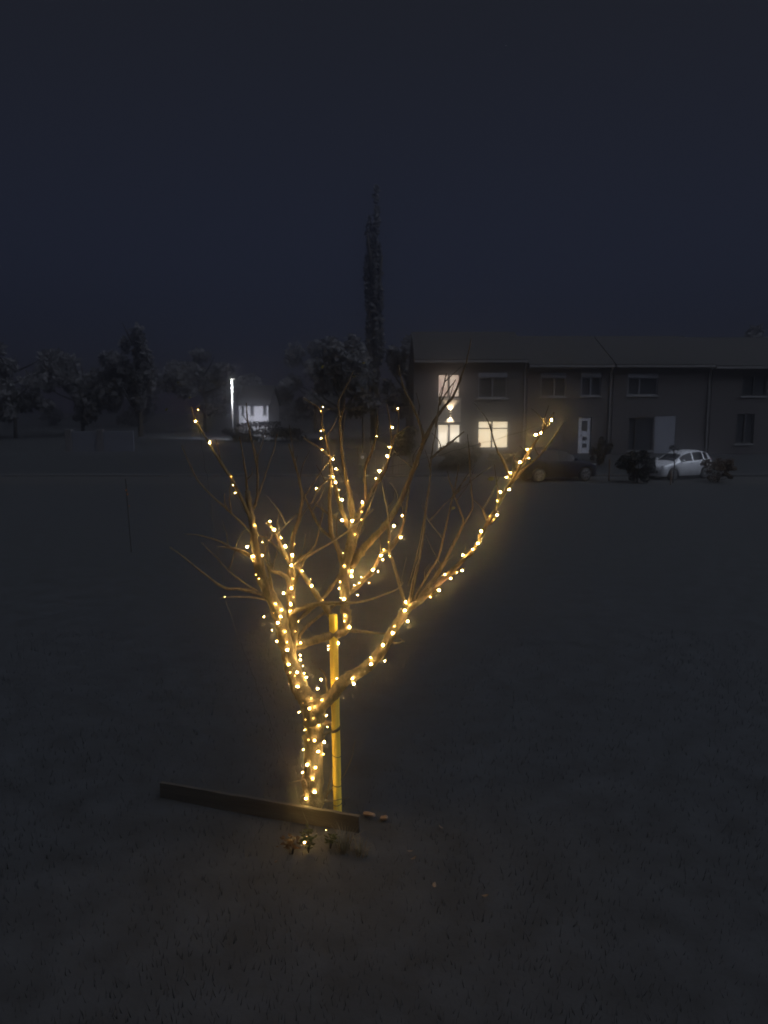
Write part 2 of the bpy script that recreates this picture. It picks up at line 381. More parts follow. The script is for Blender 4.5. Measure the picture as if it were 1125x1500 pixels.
# basal shoots
br = MB(); k = len(SAMPLES)
limb(br, 'L', [(478, 1170), (482, 1148), (487, 1122)], 2.2, 1, -.02, -.02)
limb(br, 'L', [(478, 1166), (483, 1160), (501, 1140), (515, 1110), (520, 1084)], 2.4, 1, .02, -.1)
limb(br, 'L', [(449, 1150), (446, 1142), (436, 1144), (423, 1148)], 1.8, 1, -.1, -.15)
limb(br, 'L', [(474, 1175), (488, 1173), (512, 1168)], 2, 1, -.12, -.12)
del SAMPLES[k:]
br.build('basal_shoot', M['twig'], tree, smooth=True)
def leaf_mesh(c, l, w, ang, tilt=.3, mi=0, mbx=None):
    m = mbx or MB(); c = Vector(c)
    d = Vector((math.cos(ang), rnd.uniform(-.3, .3), math.sin(ang))).normalized()
    s = d.cross(Vector((0, 1, 0))).normalized(); nrm = d.cross(s)
    pts = []
    for t, k in ((0, .05), (.25, .8), (.55, 1), (.8, .6), (1, .03)):
        cc = c + d * l * t - nrm * tilt * l * (t - .5) ** 2
        pts += [cc - s * w * .5 * k + nrm * w * .15 * k, cc, cc + s * w * .5 * k + nrm * w * .15 * k]
    fs = []
    for i in range(4):
        for j in range(2): fs.append((i * 3 + j, i * 3 + j + 1, i * 3 + j + 4, i * 3 + j + 3))
    m.add(pts, fs, mi); return m
for (x, y, dd, l, w, a) in [(714, 702, -.25, .055, .032, .1), (661, 746, -.15, .035, .022, .5), (587, 637, .25, .045, .014, .7),
                            (475, 640, .05, .04, .014, 1.5), (242, 602, -.3, .03, .015, .8), (471, 540, .2, .03, .014, 1.1),
                            (530, 532, .25, .03, .012, .1), (276, 583, -.3, .02, .012, .3), (517, 552, .25, .022, .01, .3), (259, 561, -.3, .02, .01, .4)]:
    leaf_mesh(at(x, y, TY + dd), l, w, a).build('leaf', M['leaf'], tree, smooth=True)

# ------------------------------------------------------------------ stake and ties
s0 = at(495.5, 1199, 5.66); s0.z = 0
st = thing('tree_stake', s0, 'yellow peeled wooden stake standing upright beside the trunk of the lit tree', 'stake')
mb = MB(); P, rad = [], []
top = at(488, 900, 5.80)
for i in range(26):
    t = i / 25; p = Vector((s0.x, s0.y, -.25)).lerp(top, t); P.append(p); rad.append(.0325 + rnd.uniform(-.0012, .0012))
mb.tube(P, rad, 14, jit=.02); mb.build('stake_pole', M['stake'], st, smooth=True)
def ring(mbx, c, r, rad, tilt=(0, 0)):
    pts = [Vector(c) + Vector((r * math.cos(a), r * math.sin(a), tilt[0] * math.cos(a) * r + tilt[1] * math.sin(a) * r)) for a in [2 * math.pi * k / 20 for k in range(21)]]
    mbx.tube(pts, rad, 6)
for (x, y, r_, tl) in [(491, 1068, .011, (.5, .2)), (492.5, 1105, .0025, (-.25, .2)), (494, 1147, .003, (-.1, .1)), (495, 1173, .003, (.15, .2))]:
    c = Vector((s0.x, s0.y, -.25)).lerp(top, 0); k_ = at(x, y, 5.72); u_ = (k_.z + .25) / (top.z + .25); c = Vector((s0.x, s0.y, -.25)).lerp(top, u_); mb = MB(); ring(mb, c, .0345, r_ * 1.15, tl)
    if y in (1068, 1147, 1173): mb.tube([c + Vector((-.034, -.01, -.017)), c + Vector((-.08, -.035, -.03)), c + Vector((-.12, -.04, -.055))], r_ * .9, 6)
    mb.build('tie_strap', M['strap'], st, smooth=True)
mb = MB(); c = at(481, 1059, 5.69); mb.box(c.x - .028, c.x + .022, c.y - .012, c.y + .012, c.z - .018, c.z + .018)
ob = mb.build('strap_pad', M['offcut'], st, bevel=.004)

# ------------------------------------------------------------------ fairy lights
BUL = """286,617,b 307,648,b 290,600,s 339,698,s 344,722,s 341,711,s 374,770,b 395,764,b 402,776,B 412,788,m 418,800,b 362,801,b 370,815,B 371,822,b 384,794,s
385,813,m 432,797,s 428,813,B 419,818,b 427,828,b 443,836,b 433,841,m 455,848,s 457,858,B 427,862,B 415,869,b 430,875,s 375,842,m 379,848,m 329,874,s
470,631,m 470,642,m 472,659,m 463,715,m 470,602,s 473,596,s 488,673,b 492,686,b 488,699,b 492,707,b 487,712,s 497,718,s 501,732,B 510,704,s 531,736,B 556,690,B
567,668,B 570,655,m 575,626,m 583,598,m 552,639,s 550,701,m 501,762,B 516,763,B 530,750,m 529,761,m 520,783,m 577,770,B 589,755,m 587,787,b 569,794,s 562,805,b
558,814,B 561,820,m 571,815,m 546,835,B 554,837,m 505,829,b 510,832,b 515,837,B 515,844,b 529,845,s 527,854,b 541,854,m 519,857,s 498,852,m 496,862,m 473,879,s
499,876,s 504,878,B 524,872,m 503,810,s 506,902,b 504,910,m 512,919,B 495,942,b 481,946,s 481,951,s 441,942,b 594,882,b 593,894,B 597,910,B 578,917,m
575,927,B 561,945,B 652,842,b 660,847,b 643,865,B 631,875,m 808,615,B 785,637,B 792,634,b 772,658,b 775,671,m 762,677,B 748,692,b 742,699,m 746,717,b
733,721,b 728,733,m 728,754,b 723,761,m 717,756,s 705,778,B 700,796,B 693,805,b 678,813,b 677,836,b 669,838,m 404,884,b 426,885,B 413,893,b 411,903,b 407,912,B
386,904,m 398,923,s 406,939,b 437,911,s 420,941,m 421,952,B 430,954,b 440,960,b 440,967,b 423,973,b 425,985,b 435,985,b 446,986,m 449,992,b 436,1006,B 470,995,b
465,1009,b 471,1025,b 456,1023,m 453,1038,B 461,1035,m 438,1043,m 448,1054,b 479,1048,m 493,994,s 516,994,b 518,1002,B 543,973,B 543,963,m 564,968,m 468,1063,b
447,1069,b 480,1065,m 452,1084,b 461,1085,b 475,1087,b 444,1098,m 466,1101,b 474,1105,b 450,1120,B 443,1131,m 462,1124,b 458,1141,b 445,1148,s 461,1160,B 448,1170,B
446,1234,b 453,1219,b 478,1216,s 432,990,s 444,1030,s 418,925,b 433,925,s 401,898,s 424,895,b 430,848,s 444,975,s 459,1052,s"""  # second bulb on this line is added, glowing in place of a lit leaf
EM = {}
LENS_GLOW_DENSITY = .013
for k, v in {'B': 950, 'b': 800, 'm': 640, 's': 450}.items():
    EM[k] = mat('fairy_light_led', (.9, .8, .6), .3, emis=((1.0, .59, .16), v))
EM['side'] = mat('fairy_light_side', (.9, .8, .6), .3, emis=((1.0, .56, .12), 9))
BR = {'B': .0060, 'b': .0053, 'm': .0037, 's': .0025}
fams = {'L': [], 'N': [], 'M': [], 'R': []}
for tok in BUL.split():
    x, y, c = tok.split(','); x = float(x); y = float(y)
    s = min(SAMPLES, key=lambda q: math.hypot(q[0] - x, q[1] - y) - q[3] * .3)
    if y > 1010 or (x < 470 and y > 935): fam = 'L'
    else: fam = s[4]
    d = math.hypot(s[0] - x, s[1] - y); ms = depth_scale(x, y, s[2]); rb = BR[c]
    rw = s[3] * .5 * ms; dm = d * ms
    if dm < rw + rb: off = math.sqrt(max(0, (rw + rb + .004) ** 2 - dm * dm))
    else: off = rnd.uniform(-.004, .012)
    Yb = s[2] - off
    if y > 1205:                 # the loose end of the string and the leaf stand-in lie on the grass before the edging board
        d_ = at(x, y, 5) - CAM; Yb = (CAM + d_ * ((CAM.z - .03) / -d_.z)).y
    fams[fam].append((x, y, Yb, c, at(s[0], s[1], s[2])))
SL = {'L': ('fairy light string wound round the trunk and the left leader of the young tree', (446, 1180)),
      'N': ('short fairy light string round the upright second stem left of the stake', (432, 905)),
      'M': ('fairy light string spread through the middle crown above the top of the stake', (506, 918)),
      'R': ('long fairy light string climbing the bough that slants up to the right', (480, 1030))}
for fam, lst in fams.items():
    lab, start = SL[fam]
    left = list(lst); cur = (start[0], start[1], TY - .05, 's', None); order = []
    while left:
        nx = min(left, key=lambda q: math.hypot(q[0] - cur[0], (q[1] - cur[1]) * .9) + .35 * max(0, cur[1] - q[1]) * 0 + (0 if fam != 'L' else .5 * max(0, -q[1] + cur[1])))
        left.remove(nx); order.append(nx); cur = nx
    o = thing('string_lights', at(*start, TY), lab, 'string lights', 'warm white fairy light strings on the young tree')
    cab = MB(); pts = []; prev = at(start[0], start[1], TY - .03)
    chain = [prev]
    for q in order:
        p = at(*q[:3]); dirv = Vector((rnd.uniform(-1, 1), rnd.uniform(.0, .8), rnd.uniform(-1, 1))).normalized()
        rb = BR[q[3]]; foot = p + dirv * (rb + .010)
        b = MB(); b.sphere((0, 0, 0), rb, 14, 10)
        bo = b.build('bulb', [EM['side'], EM[q[3]]], o, origin=(0, 0, 0), smooth=True); bo.location = p - o.location
        # an LED throws its light forward through the lens: some point at the viewer, most along or at the bark
        tocam = (CAM - p).normalized(); tow = (q[4] - p).normalized()
        wild = Vector((rnd.gauss(0, 1), rnd.gauss(0, 1), rnd.gauss(0, 1))).normalized()
        aim = {'B': tocam * .9 + wild * .6, 'b': wild * .9 + tow * .35, 'm': tow * .8 + wild * .6, 's': tow + wild * .4}[q[3]].normalized()
        for pl in bo.data.polygons:
            pl.material_index = 1 if pl.center.normalized().dot(aim) > .25 else 0
        cab.tube([p + dirv * rb * .85, foot], rb * .55, 7)
        # wander towards the next bulb, hugging the wood
        gap = (foot - chain[-1]).length; n_ = max(1, int(gap / .05))
        for k in range(1, n_ + 1):
            t = k / (n_ + 1)
            w = chain[-1].lerp(foot, t) if k == 1 else base0.lerp(foot, t)
            if k == 1: base0 = chain[-1].copy(); w = base0.lerp(foot, t)
            bow = math.sin(math.pi * t)
            pts.append(w + Vector((rnd.uniform(-.008, .008), .012 * bow, -.015 * bow + rnd.uniform(-.008, .008))))
        pts.append(foot); chain.append(foot)
    cab.tube(pts, .0011, 5); cab.build('cable', M['cable'], o, smooth=True)

# ------------------------------------------------------------------ low rail fence, offcuts, plants, fallen leaves
def ground_at(px, py, z=0.):
    d = at(px, py, 5) - CAM
    return CAM + d * ((CAM.z - z) / -d.z)
ra, rb_ = ground_at(236, 1164.5), ground_at(527, 1216)
dx = rb_ - ra; yaw = math.atan2(dx.y, dx.x); Lr = dx.length
mb = MB(); nseg = 24; cs = []
for k in range(nseg + 1):
    x = -Lr / 2 + Lr * k / nseg; w0 = .004 * math.sin(k * .7) ; h_ = .118 + .0015 * math.sin(k * 1.3) + rnd.uniform(-.002, .002)
    cs.append([(x, -.016 + w0 * .3, -.05), (x, .016 + w0 * .3, -.05), (x, .016 + w0 * .3, h_), (x, -.016 + w0 * .3, h_)])
for k in range(nseg):
    q = cs[k] + cs[k + 1]; mb.add(q, [(0, 1, 5, 4), (1, 2, 6, 5), (2, 3, 7, 6), (3, 0, 4, 7)] + ([(3, 2, 1, 0)] if k == 0 else []) + ([(4, 5, 6, 7)] if k == nseg - 1 else []))
o = mb.build('timber_edging', M['plank'], bevel=.003)
o.location = (ra + rb_) / 2; o.rotation_euler = (0, 0, yaw)
tag(o, 'low weathered timber edging board set on the lawn in front of the lit tree', 'edging board')
for (x, y, Y, l, lab) in [(541, 1193, 4.98, .085, 'longer pale splinter of split wood lying on grass right of the stake foot'), (563, 1198, 5.0, .05, 'short stubby pale chip of wood lying right of the longer splinter')]:
    c = at(x, y, Y)
    c = at(x, y, 4.98); 
    # put the chip on the ground along the same line of sight
    d = (c - CAM); c = CAM + d * ((CAM.z - .02) / -d.z)
    b = MB(); prof = [(-.5, .012), (-.3, .02), (.1, .022), (.35, .015), (.5, .004)]
    b.tube([Vector((l * 1.25 * a, 0, .01 * math.sin(a * 5))) for a, r in prof], [r for a, r in prof], 6, jit=.25)
    o = tag(b.build('wood_chip', M['offcut']), lab, 'wood chip', 'pale wood chips near the stake foot'); o.location = c; o.rotation_euler = (.2, .1, -.45)
def plant(px, py, lab, nl, hgt, spread, mt, cat='plant', name='leafy_plant', grp=None):
    c = at(px, py, 5); d = c - CAM; c = CAM + d * (CAM.z / -d.z)
    o = thing(name, c, lab, cat, grp); b = MB(); stm = MB()
    for k in range(nl):
        a = rnd.uniform(0, 6.28); h = rnd.uniform(.3, 1) * hgt; q = rnd.uniform(.1, 1) * spread
        tip = c + Vector((math.cos(a) * q, math.sin(a) * q, h)); mid = c + Vector((math.cos(a) * q * .4, math.sin(a) * q * .4, h * .7))
        stm.tube([c + Vector((0, 0, -.03)), mid, tip], [.0022, .0018, .001], 5)
        for j in range(3):
            leaf_mesh(mid.lerp(tip, rnd.random()), rnd.uniform(.025, .05), rnd.uniform(.01, .02), rnd.uniform(-.6, 3.6), mbx=b)
    stm.build('stem', M['twig'], o, smooth=True); b.build('foliage', mt, o, smooth=True)
plant(452, 1246, 'small leafy plant lit yellow at the very foot of the trunk', 16, .16, .09, M['herb'])
plant(484, 1240, 'low sprig with narrow leaves at the foot of the stake', 9, .12, .09, M['herb'])
plant(428, 1248, 'reddish brown low plant left of the trunk foot', 14, .13, .12, M['brownleaf'])
def tuft(px, py, lab, nb, h, mt):
    c = at(px, py, 5); d = c - CAM; c = CAM + d * (CAM.z / -d.z)
    b = MB()
    for k in range(nb):
        a = rnd.uniform(0, 6.28); r0 = rnd.uniform(0, .05); hh = h * rnd.uniform(.5, 1); l = rnd.uniform(.2, .9) * hh
        p0 = c + Vector((math.cos(a) * r0, math.sin(a) * r0, -.03)); s = Vector((-math.sin(a), math.cos(a), 0)) * .0025
        p1 = p0 + Vector((math.cos(a) * l * .4, math.sin(a) * l * .4, hh * .75)); p2 = p0 + Vector((math.cos(a) * l, math.sin(a) * l, hh))
        b.add([p0 - s, p0 + s, p1 + s * .8, p1 - s * .8, p2], [(0, 1, 2, 3), (3, 2, 4)])
    tag(b.build('grass_tuft', mt, origin=c), lab, 'grass tuft', 'dry grass tufts by the rail')
tuft(505, 1246, 'tall dry grass tuft just right of the stake foot', 60, .2, M['dry_grass'])
tuft(528, 1250, 'shorter dry grass tuft further right of the stake foot', 50, .13, M['dry_grass'])
for (px, py) in [(601, 1259), (637, 1292), (605, 1246), (642, 1208), (402, 1262), (705, 1312)]:
    c = at(px, py, 5); d = c - CAM; c = CAM + d * ((CAM.z - .03) / -d.z)
    b = leaf_mesh((0, 0, 0), .05, .028, rnd.uniform(0, 6)); o = b.build('fallen_leaf', M['deadleaf'], smooth=True)
    tag(o, 'curled brown fallen leaf lying on the dark lawn before the tree', 'leaf', 'fallen leaves on the lawn'); o.location = c; o.rotation_euler = (R(90) + rnd.uniform(-.5, .5), rnd.uniform(-.4, .4), rnd.uniform(0, 6))

# ------------------------------------------------------------------ terraced houses
HY = 42.0
def hx(px): return at(px, 600, HY).x
def hz(py): return at(562, py, HY).z
def facade(mbx, x0, x1, z0, z1, holes, y, deep=.14):
    X = sorted({x0, x1, *[h[0] for h in holes], *[h[1] for h in holes]}); Z = sorted({z0, z1, *[h[2] for h in holes], *[h[3] for h in holes]})
    for i in range(len(X) - 1):
        for j in range(len(Z) - 1):
            cx, cz = (X[i] + X[i + 1]) / 2, (Z[j] + Z[j + 1]) / 2
            if any(h[0] < cx < h[1] and h[2] < cz < h[3] for h in holes): continue
            mbx.add([(X[i], y, Z[j]), (X[i + 1], y, Z[j]), (X[i + 1], y, Z[j + 1]), (X[i], y, Z[j + 1])], [(0, 1, 2, 3)])
    for a, b, c, d in holes:
        q = [(a, c), (b, c), (b, d), (a, d)]
        for k in range(4):
            p, r = q[k], q[(k + 1) % 4]
            mbx.add([(p[0], y, p[1]), (p[0], y + deep, p[1]), (r[0], y + deep, r[1]), (r[0], y, r[1])], [(0, 1, 2, 3)])
def window(parent, a, b, c, d, y, pane, mull=(.5,), trans=(), fw=.06, sill=True, shutter=False, label=None, fm=None):
    fr = MB(); fm = fm or M['upvc']
    top = d - (.24 if shutter else 0)
    fr.box(a, a + fw, y + .05, y + .12, c, top); fr.box(b - fw, b, y + .05, y + .12, c, top)
    fr.box(a + fw, b - fw, y + .052, y + .118, c, c + fw); fr.box(a + fw, b - fw, y + .052, y + .118, top - fw, top)
    for m_ in mull:
        x = a + (b - a) * m_; fr.box(x - fw * .7, x + fw * .7, y + .045, y + .115, c + fw, top - fw)
    for t_ in trans:
        z = c + (top - c) * t_; fr.box(a + fw, b - fw, y + .056, y + .11, z - fw * .45, z + fw * .45)
    w = fr.build('window', fm, parent, origin=((a + b) / 2, y, c))
    pn = MB(); pn.box(a + .002, b - .002, y + .125, y + .14, c + .002, top - .002)
    pn.build('pane', pane, w, origin=((a + b) / 2, y + .13, c))
    if sill:
        s_ = MB(); s_.box(a - .06, b + .06, y - .07, y - .002, c - .08, c - .001); s_.build('sill', M['sill'], w, origin=((a + b) / 2, y, c))
    if shutter:
        s_ = MB(); s_.box(a + .001, b - .001, y - .015, y + .12, top + .001, d - .001); s_.build('shutter_box', M['shutter'], w, origin=((a + b) / 2, y, d))
    if label: w['label'] = label
    return w
def house(px0, px1, eave_py, label, wins, extra=None, Dp=8.5):
    x0, x1 = hx(px0), hx(px1); z0, z1 = .45, hz(eave_py)
    o = thing('terraced_house', ((x0 + x1) / 2, HY, .75), label, 'house', 'dark brick terraced houses behind the tree')
    holes = [(hx(w['x'][0]), hx(w['x'][1]), hz(w['y'][1]), hz(w['y'][0])) for w in wins]
    wl = MB(); facade(wl, x0, x1, z0, z1, holes, HY)
    yb = HY + Dp; zr = z1 + 1.75; ym = HY + Dp / 2
    wl.add([(x0, yb, z0), (x1, yb, z0), (x1, yb, z1), (x0, yb, z1)], [(1, 0, 3, 2)])
    for x in (x0, x1):
        wl.add([(x, HY, z0), (x, yb, z0), (x, yb, z1), (x, ym, zr), (x, HY, z1)], [(0, 1, 2, 3, 4)])
    wl.build('wall', M['brick'], o, origin=o.location)
    rf = MB(); e = .35; sl = (zr - z1) / (Dp / 2); g = .01
    def slab(ya, za, yb2, zb):
        rf.add([(x0 + g, ya, za), (x1 - g, ya, za), (x1 - g, yb2, zb), (x0 + g, yb2, zb), (x0 + g, ya, za + .14), (x1 - g, ya, za + .14), (x1 - g, yb2, zb + .14), (x0 + g, yb2, zb + .14)],
               [(3, 2, 1, 0), (4, 5, 6, 7), (0, 1, 5, 4), (1, 2, 6, 5), (2, 3, 7, 6), (3, 0, 4, 7)])
    slab(HY - e, z1 - sl * e + .02, ym, zr + .02); slab(ym + .001, zr + .02, yb + e, z1 - sl * e + .02)
    r_ = rf.build('roof', M['roof'], o, origin=o.location)
    gt = MB(); gt.box(x0 + .02, x1 - .02, HY - e - .1, HY - e - .004, z1 - sl * e - .02, z1 - sl * e + .10); gt.build('gutter', M['gutter'], o, origin=o.location)
    dp = MB(); dp.tube([(x1 - .15, HY - .06, z0 + .2), (x1 - .15, HY - .06, z1 - .4), (x1 - .15, HY - e - .05, z1 - sl * e - .03)], .045, 8); dp.build('downpipe', M['gutter'], o, origin=o.location)
    for w, h in zip(wins, holes):
        if w.get('kind') == 'door':
            d = MB(); d.box(h[0] + .03, h[1] - .03, HY + .06, HY + .12, h[2], h[3] - .03)
            dd = d.build('door', M['whitedoor'], o, origin=((h[0] + h[1]) / 2, HY, h[2]), bevel=.01)
            ins = MB()
            wz = (h[3] - h[2])
            for (u0, u1, v0, v1) in ((.28, .72, .62, .9), (.38, .72, .36, .46), (.38, .72, .16, .27)):
                ins.box(h[0] + (h[1] - h[0]) * u0, h[0] + (h[1] - h[0]) * u1, HY + .045, HY + .058, h[2] + wz * v0, h[2] + wz * v1)
            ins.build('door_glass', M['glass'], dd, origin=((h[0] + h[1]) / 2, HY, h[2]))
            hd = MB(); hd.tube([(h[0] + .12, HY + .02, h[2] + 1.0), (h[0] + .22, HY + .02, h[2] + 1.0)], .014, 6); hd.build('handle', M['lamp_body'], dd, origin=((h[0] + h[1]) / 2, HY, h[2]))
        elif w.get('kind') == 'panel':
            d = MB(); d.box(h[0] + .002, h[1] - .002, HY + .03, HY + .08, h[2] + .002, h[3] - .002)
            nsl = 14
            for k in range(nsl):
                za = h[2] + .02 + (h[3] - h[2] - .04) * k / nsl; d.box(h[0] + .03, h[1] - .03, HY + .015, HY + .0285, za, za + (h[3] - h[2]) / nsl * .8)
            d.build('roller_shutter', w.get('mat', M['shutter']), o, origin=((h[0] + h[1]) / 2, HY, h[2]))
        else:
            window(o, *h, HY, w['pane'], w.get('mull', (.5,)), w.get('trans', ()), sill=w.get('sill', True), shutter=w.get('shutter', False), label=w.get('label'), fm=w.get('fm'), fw=w.get('fw', .06))
    return o
G = M['glass']
M['darkframe'] = mat('dark_frame', (.05, .05, .055), .5)
hA = house(606, 771, 527, 'dark brick terraced house with three lit windows and a wall lamp', [
    dict(x=(640, 674), y=(547, 583), pane=M['lit_pink'], fm=M['darkframe'], fw=.09, label='lit upper window with pinkish curtain light'),
    dict(x=(640, 676), y=(620, 680), pane=M['lit_pale'], mull=(.5,), sill=False, fw=.1, label='lit glazed patio door'),
    dict(x=(700, 746), y=(616, 657), pane=M['lit_cream'], mull=(.46,), trans=(.72,), fw=.07, label='lit cream window with a glazing bar'),
    dict(x=(700, 742), y=(546, 583), pane=G, shutter=True)])
hB = house(772, 896, 534, 'dark brick terraced house with a white front door and pale shutter, second in the row', [
    dict(x=(791, 828), y=(546, 581), pane=G, shutter=True, mull=(.55,)), dict(x=(850, 879), y=(546, 580), pane=G, shutter=True),
    dict(x=(806, 827), y=(612, 653), kind='panel', mat=M['palewall']), dict(x=(848, 867), y=(611, 664), kind='door')])
hC = house(897, 1040, 534, 'dark brick terraced house with a tall pale shutter beside its window, behind the silver car', [
    dict(x=(918, 962), y=(547, 579), pane=G, shutter=True, mull=(.4,)), dict(x=(922, 958), y=(612, 660), pane=G, mull=(.3,), fm=M['darkframe']),
    dict(x=(960.5, 991), y=(609, 664), kind='panel')])
hD = house(1041, 1215, 536, 'unlit dark brick terraced house at the right end of the row', [
    dict(x=(1080, 1106), y=(606, 650), pane=G, fm=M['darkframe']), dict(x=(1085, 1120), y=(550, 580), pane=G, fm=M['darkframe']), dict(x=(1140, 1160), y=(611, 664), kind='door')])
# pale render between the lit windows of the first house, catching the wall lamp
mb = MB(); a, b = hx(641), hx(675); mb.box(a, b, HY - .03, HY - .001, hz(618.5), hz(586))
mb.build('rendered_panel', M['render'], hA, origin=(a, HY, 3))
lc = Vector((hx(659.5), HY - .12, hz(606)))
wl_ = thing('wall_lamp', lc, 'small up and down wall lamp glowing between the lit windows of the first house', 'wall lamp')
mb = MB(); mb.tube([lc + Vector((0, 0, -.07)), lc + Vector((0, 0, .07))], .05, 12); mb.box(lc.x - .025, lc.x + .025, lc.y + .04, lc.y + .088, lc.z - .03, lc.z + .03)
mb.build('lamp_body', M['lamp_body'], wl_, smooth=False)
for s_ in (1, -1):
    mb = MB(); mb.tube([lc + Vector((0, 0, .071 * s_)), lc + Vector((0, 0, .078 * s_))], .04, 12); mb.build('lens', M['lamp_lens'], wl_)
    ld = bpy.data.lights.new('lamp_beam', 'SPOT'); ld.energy = 130; ld.color = (1, .80, .58); ld.spot_size = R(84); ld.spot_blend = .6; ld.shadow_soft_size = .03
    lo = bpy.data.objects.new('lamp_beam', ld); COL.objects.link(lo); lo.parent = wl_; lo.location = (0, 0, .1 * s_)
    lo.rotation_euler = (R(180) if s_ > 0 else 0, 0, 0)
mb = MB()
vx, vz = hx(703.5), hz(656.5) + .075
for (dx_, r_) in ((0, .05),):
    mb.tube([(vx, HY + .03, vz), (vx, HY + .03, vz + .08), (vx, HY + .03, vz + .2), (vx, HY + .03, vz + .26)], [.05, .085, .06, .03], 10)
o = tag(mb.build('vase', M['vase'], origin=(vx, HY + .03, vz)), 'small terracotta vase on the sill of the lit cream window', 'vase')

# ------------------------------------------------------------------ leafy things
def leafcloud(mbx, c, rx, ry, rz, n, size, shape='ball', rn=None):
    rn = rn or rnd
    blobs = []
    for i in range(max(5, n // 130)):
        while True:
            u = Vector((rn.uniform(-1, 1), rn.uniform(-1, 1), rn.uniform(-1, 1)))
            if u.length < 1: break
        if shape == 'cone':
            h = (u.z + 1) / 2; u.x *= (1 - h * .9); u.y *= (1 - h * .9)
        if shape == 'column': u.x *= .85; u.y *= .85
        blobs.append((u, rn.uniform(.16, .34)))
    for i in range(n):
        u, br_ = rn.choice(blobs)
        v = Vector((rn.gauss(0, 1), rn.gauss(0, 1), rn.gauss(0, 1))).normalized() * br_ * rn.random() ** .4
        p = u + v; p = Vector((c[0] + p.x * rx, c[1] + p.y * ry, c[2] + p.z * rz))
        a = Vector((rn.gauss(0, 1), rn.gauss(0, 1), rn.gauss(0, 1))).normalized(); b = a.cross(Vector((rn.gauss(0, 1), rn.gauss(0, 1), rn.gauss(0, 1)))).normalized()
        s = size * rn.uniform(.5, 1.3)
        mbx.add([p - a * s, p + b * s * .5, p + a * s, p - b * s * .5], [(0, 1, 2, 3)])
def bg_tree(name, px, Y, top_py, wpx, label, mt, n=1600, size=.25, shape='ball', trunk_frac=.3, group=None, cat='tree', base=None):
    z0 = gz(0, Y) if base is None else base; c0 = at(px, 600, Y); c0.z = z0
    zt = at(px, top_py, Y).z; h = zt - z0; rx = wpx * depth_scale(px, 600, Y) / 2
    o = thing(name, c0, label, cat, group)
    t = MB(); t.tube([c0 + Vector((rnd.uniform(-.1, .1) * k * rx * .2, 0, h * (.85 * k / 5) - .1)) for k in range(6)], [max(.02, (.035 * h ** .8) * (1 - k / 6)) for k in range(6)], 8)
    for k in range(7):
        a = rnd.uniform(0, 6.28); zz = h * rnd.uniform(trunk_frac, .7)
        t.tube([c0 + Vector((0, 0, zz)), c0 + Vector((math.cos(a) * rx * .4, math.sin(a) * rx * .4, zz + h * .09)), c0 + Vector((math.cos(a) * rx * .75, math.sin(a) * rx * .75, zz + h * .2))], [.012 * h, .008 * h, .003 * h], 6)
    t.build('trunk', M['trunk'], o, origin=c0, smooth=True)
    cr = MB(); hz_ = h * (1 - trunk_frac) / 2
    leafcloud(cr, (c0.x, c0.y, zt - hz_), rx * .95, rx * .95, hz_ * .9, n, size, shape)
    cr.build('crown', mt, o, origin=c0)
    return o
GR = 'dark trees beyond the houses and lawn'
bg_tree('poplar_tree', 549, 62, 283, 30, 'very tall narrow dark tree standing up into the sky above the middle of the photo', M['treeleaf'], 3800, .28, 'column', .05)
for (px, Y, tp, w, lab) in [(500, 58, 488, 120, 'broad dark tree just left of the tall narrow tree'),
                            (598, 60, 478, 80, 'dark tree in the gap right of the tall narrow tree'),
                            (462, 82, 497, 100, 'dark rounded tree right of the white lit bungalow'),
                            (300, 85, 512, 150, 'dark spreading tree above and left of the street lamp'),
                            (205, 70, 452, 60, 'tall dark tree rising at left of the street lamp'),
                            (120, 72, 505, 160, 'wide dark tree behind the pale garden wall'),
                            (20, 66, 500, 150, 'dark tree at the left edge of the photo'),
                            (1110, 62, 478, 120, 'dark tree behind the roof at the right edge')]:
    bg_tree('broad_tree', px, Y, tp, w, lab, M['treeleaf'], 2400, .4, 'ball', .15, GR)
mb = MB(); rw = random.Random(5)
for k in range(26):
    xx = -150 + k * 11 + rw.uniform(-4, 4); hh = rw.uniform(7.5, 10.5)
    leafcloud(mb, (xx, 112 + rw.uniform(-6, 6), .75 + hh * .48), 8.5, 4, hh * .52, 420, .8, rn=rw)
tag(mb.build('woodland', M['treeleaf']), 'far dark belt of woodland behind all the houses and trees', 'woodland', kind='stuff')
bg_tree('evergreen_shrub', 674, 38.6, 644, 58, 'dense dark evergreen shrub covering the lower corner of the lit patio door', M['ever'], 5200, .10, 'ball', .02, cat='shrub')
bg_tree('evergreen_shrub', 652, 38.2, 672, 26, 'low dark shrub at the foot of the patio door', M['ever'], 1000, .08, 'ball', .02, cat='shrub')
bg_tree('evergreen_shrub', 881, 39, 632, 32, 'dark upright evergreen shrub right of the white front door', M['ever'], 2200, .09, 'ball', .02, cat='shrub')
bg_tree('evergreen_shrub', 745, 39.4, 664, 70, 'low wide evergreen shrub below the lit cream window', M['ever'], 2200, .09, 'ball', .02, cat='shrub')
bg_tree('beech_shrub', 1058, 33.6, 668, 56, 'brown leaved shrub right of the silver car', M['brownleaf'], 2600, .055, 'ball', .02, cat='shrub', base=0)
bg_tree('broad_shrub', 585, 40, 622, 60, 'dark shrub at the left corner of the first house', M['ever'], 2400, .1, 'ball', .02, cat='shrub')

bg_tree('evergreen_shrub', 938, 33.4, 656, 54, 'added dark evergreen shrub standing in for shade on the nose of the silver car', M['ever'], 4200, .09, 'ball', .02, cat='shrub', base=0)  # shrub added to stand in for the unlit front of the car
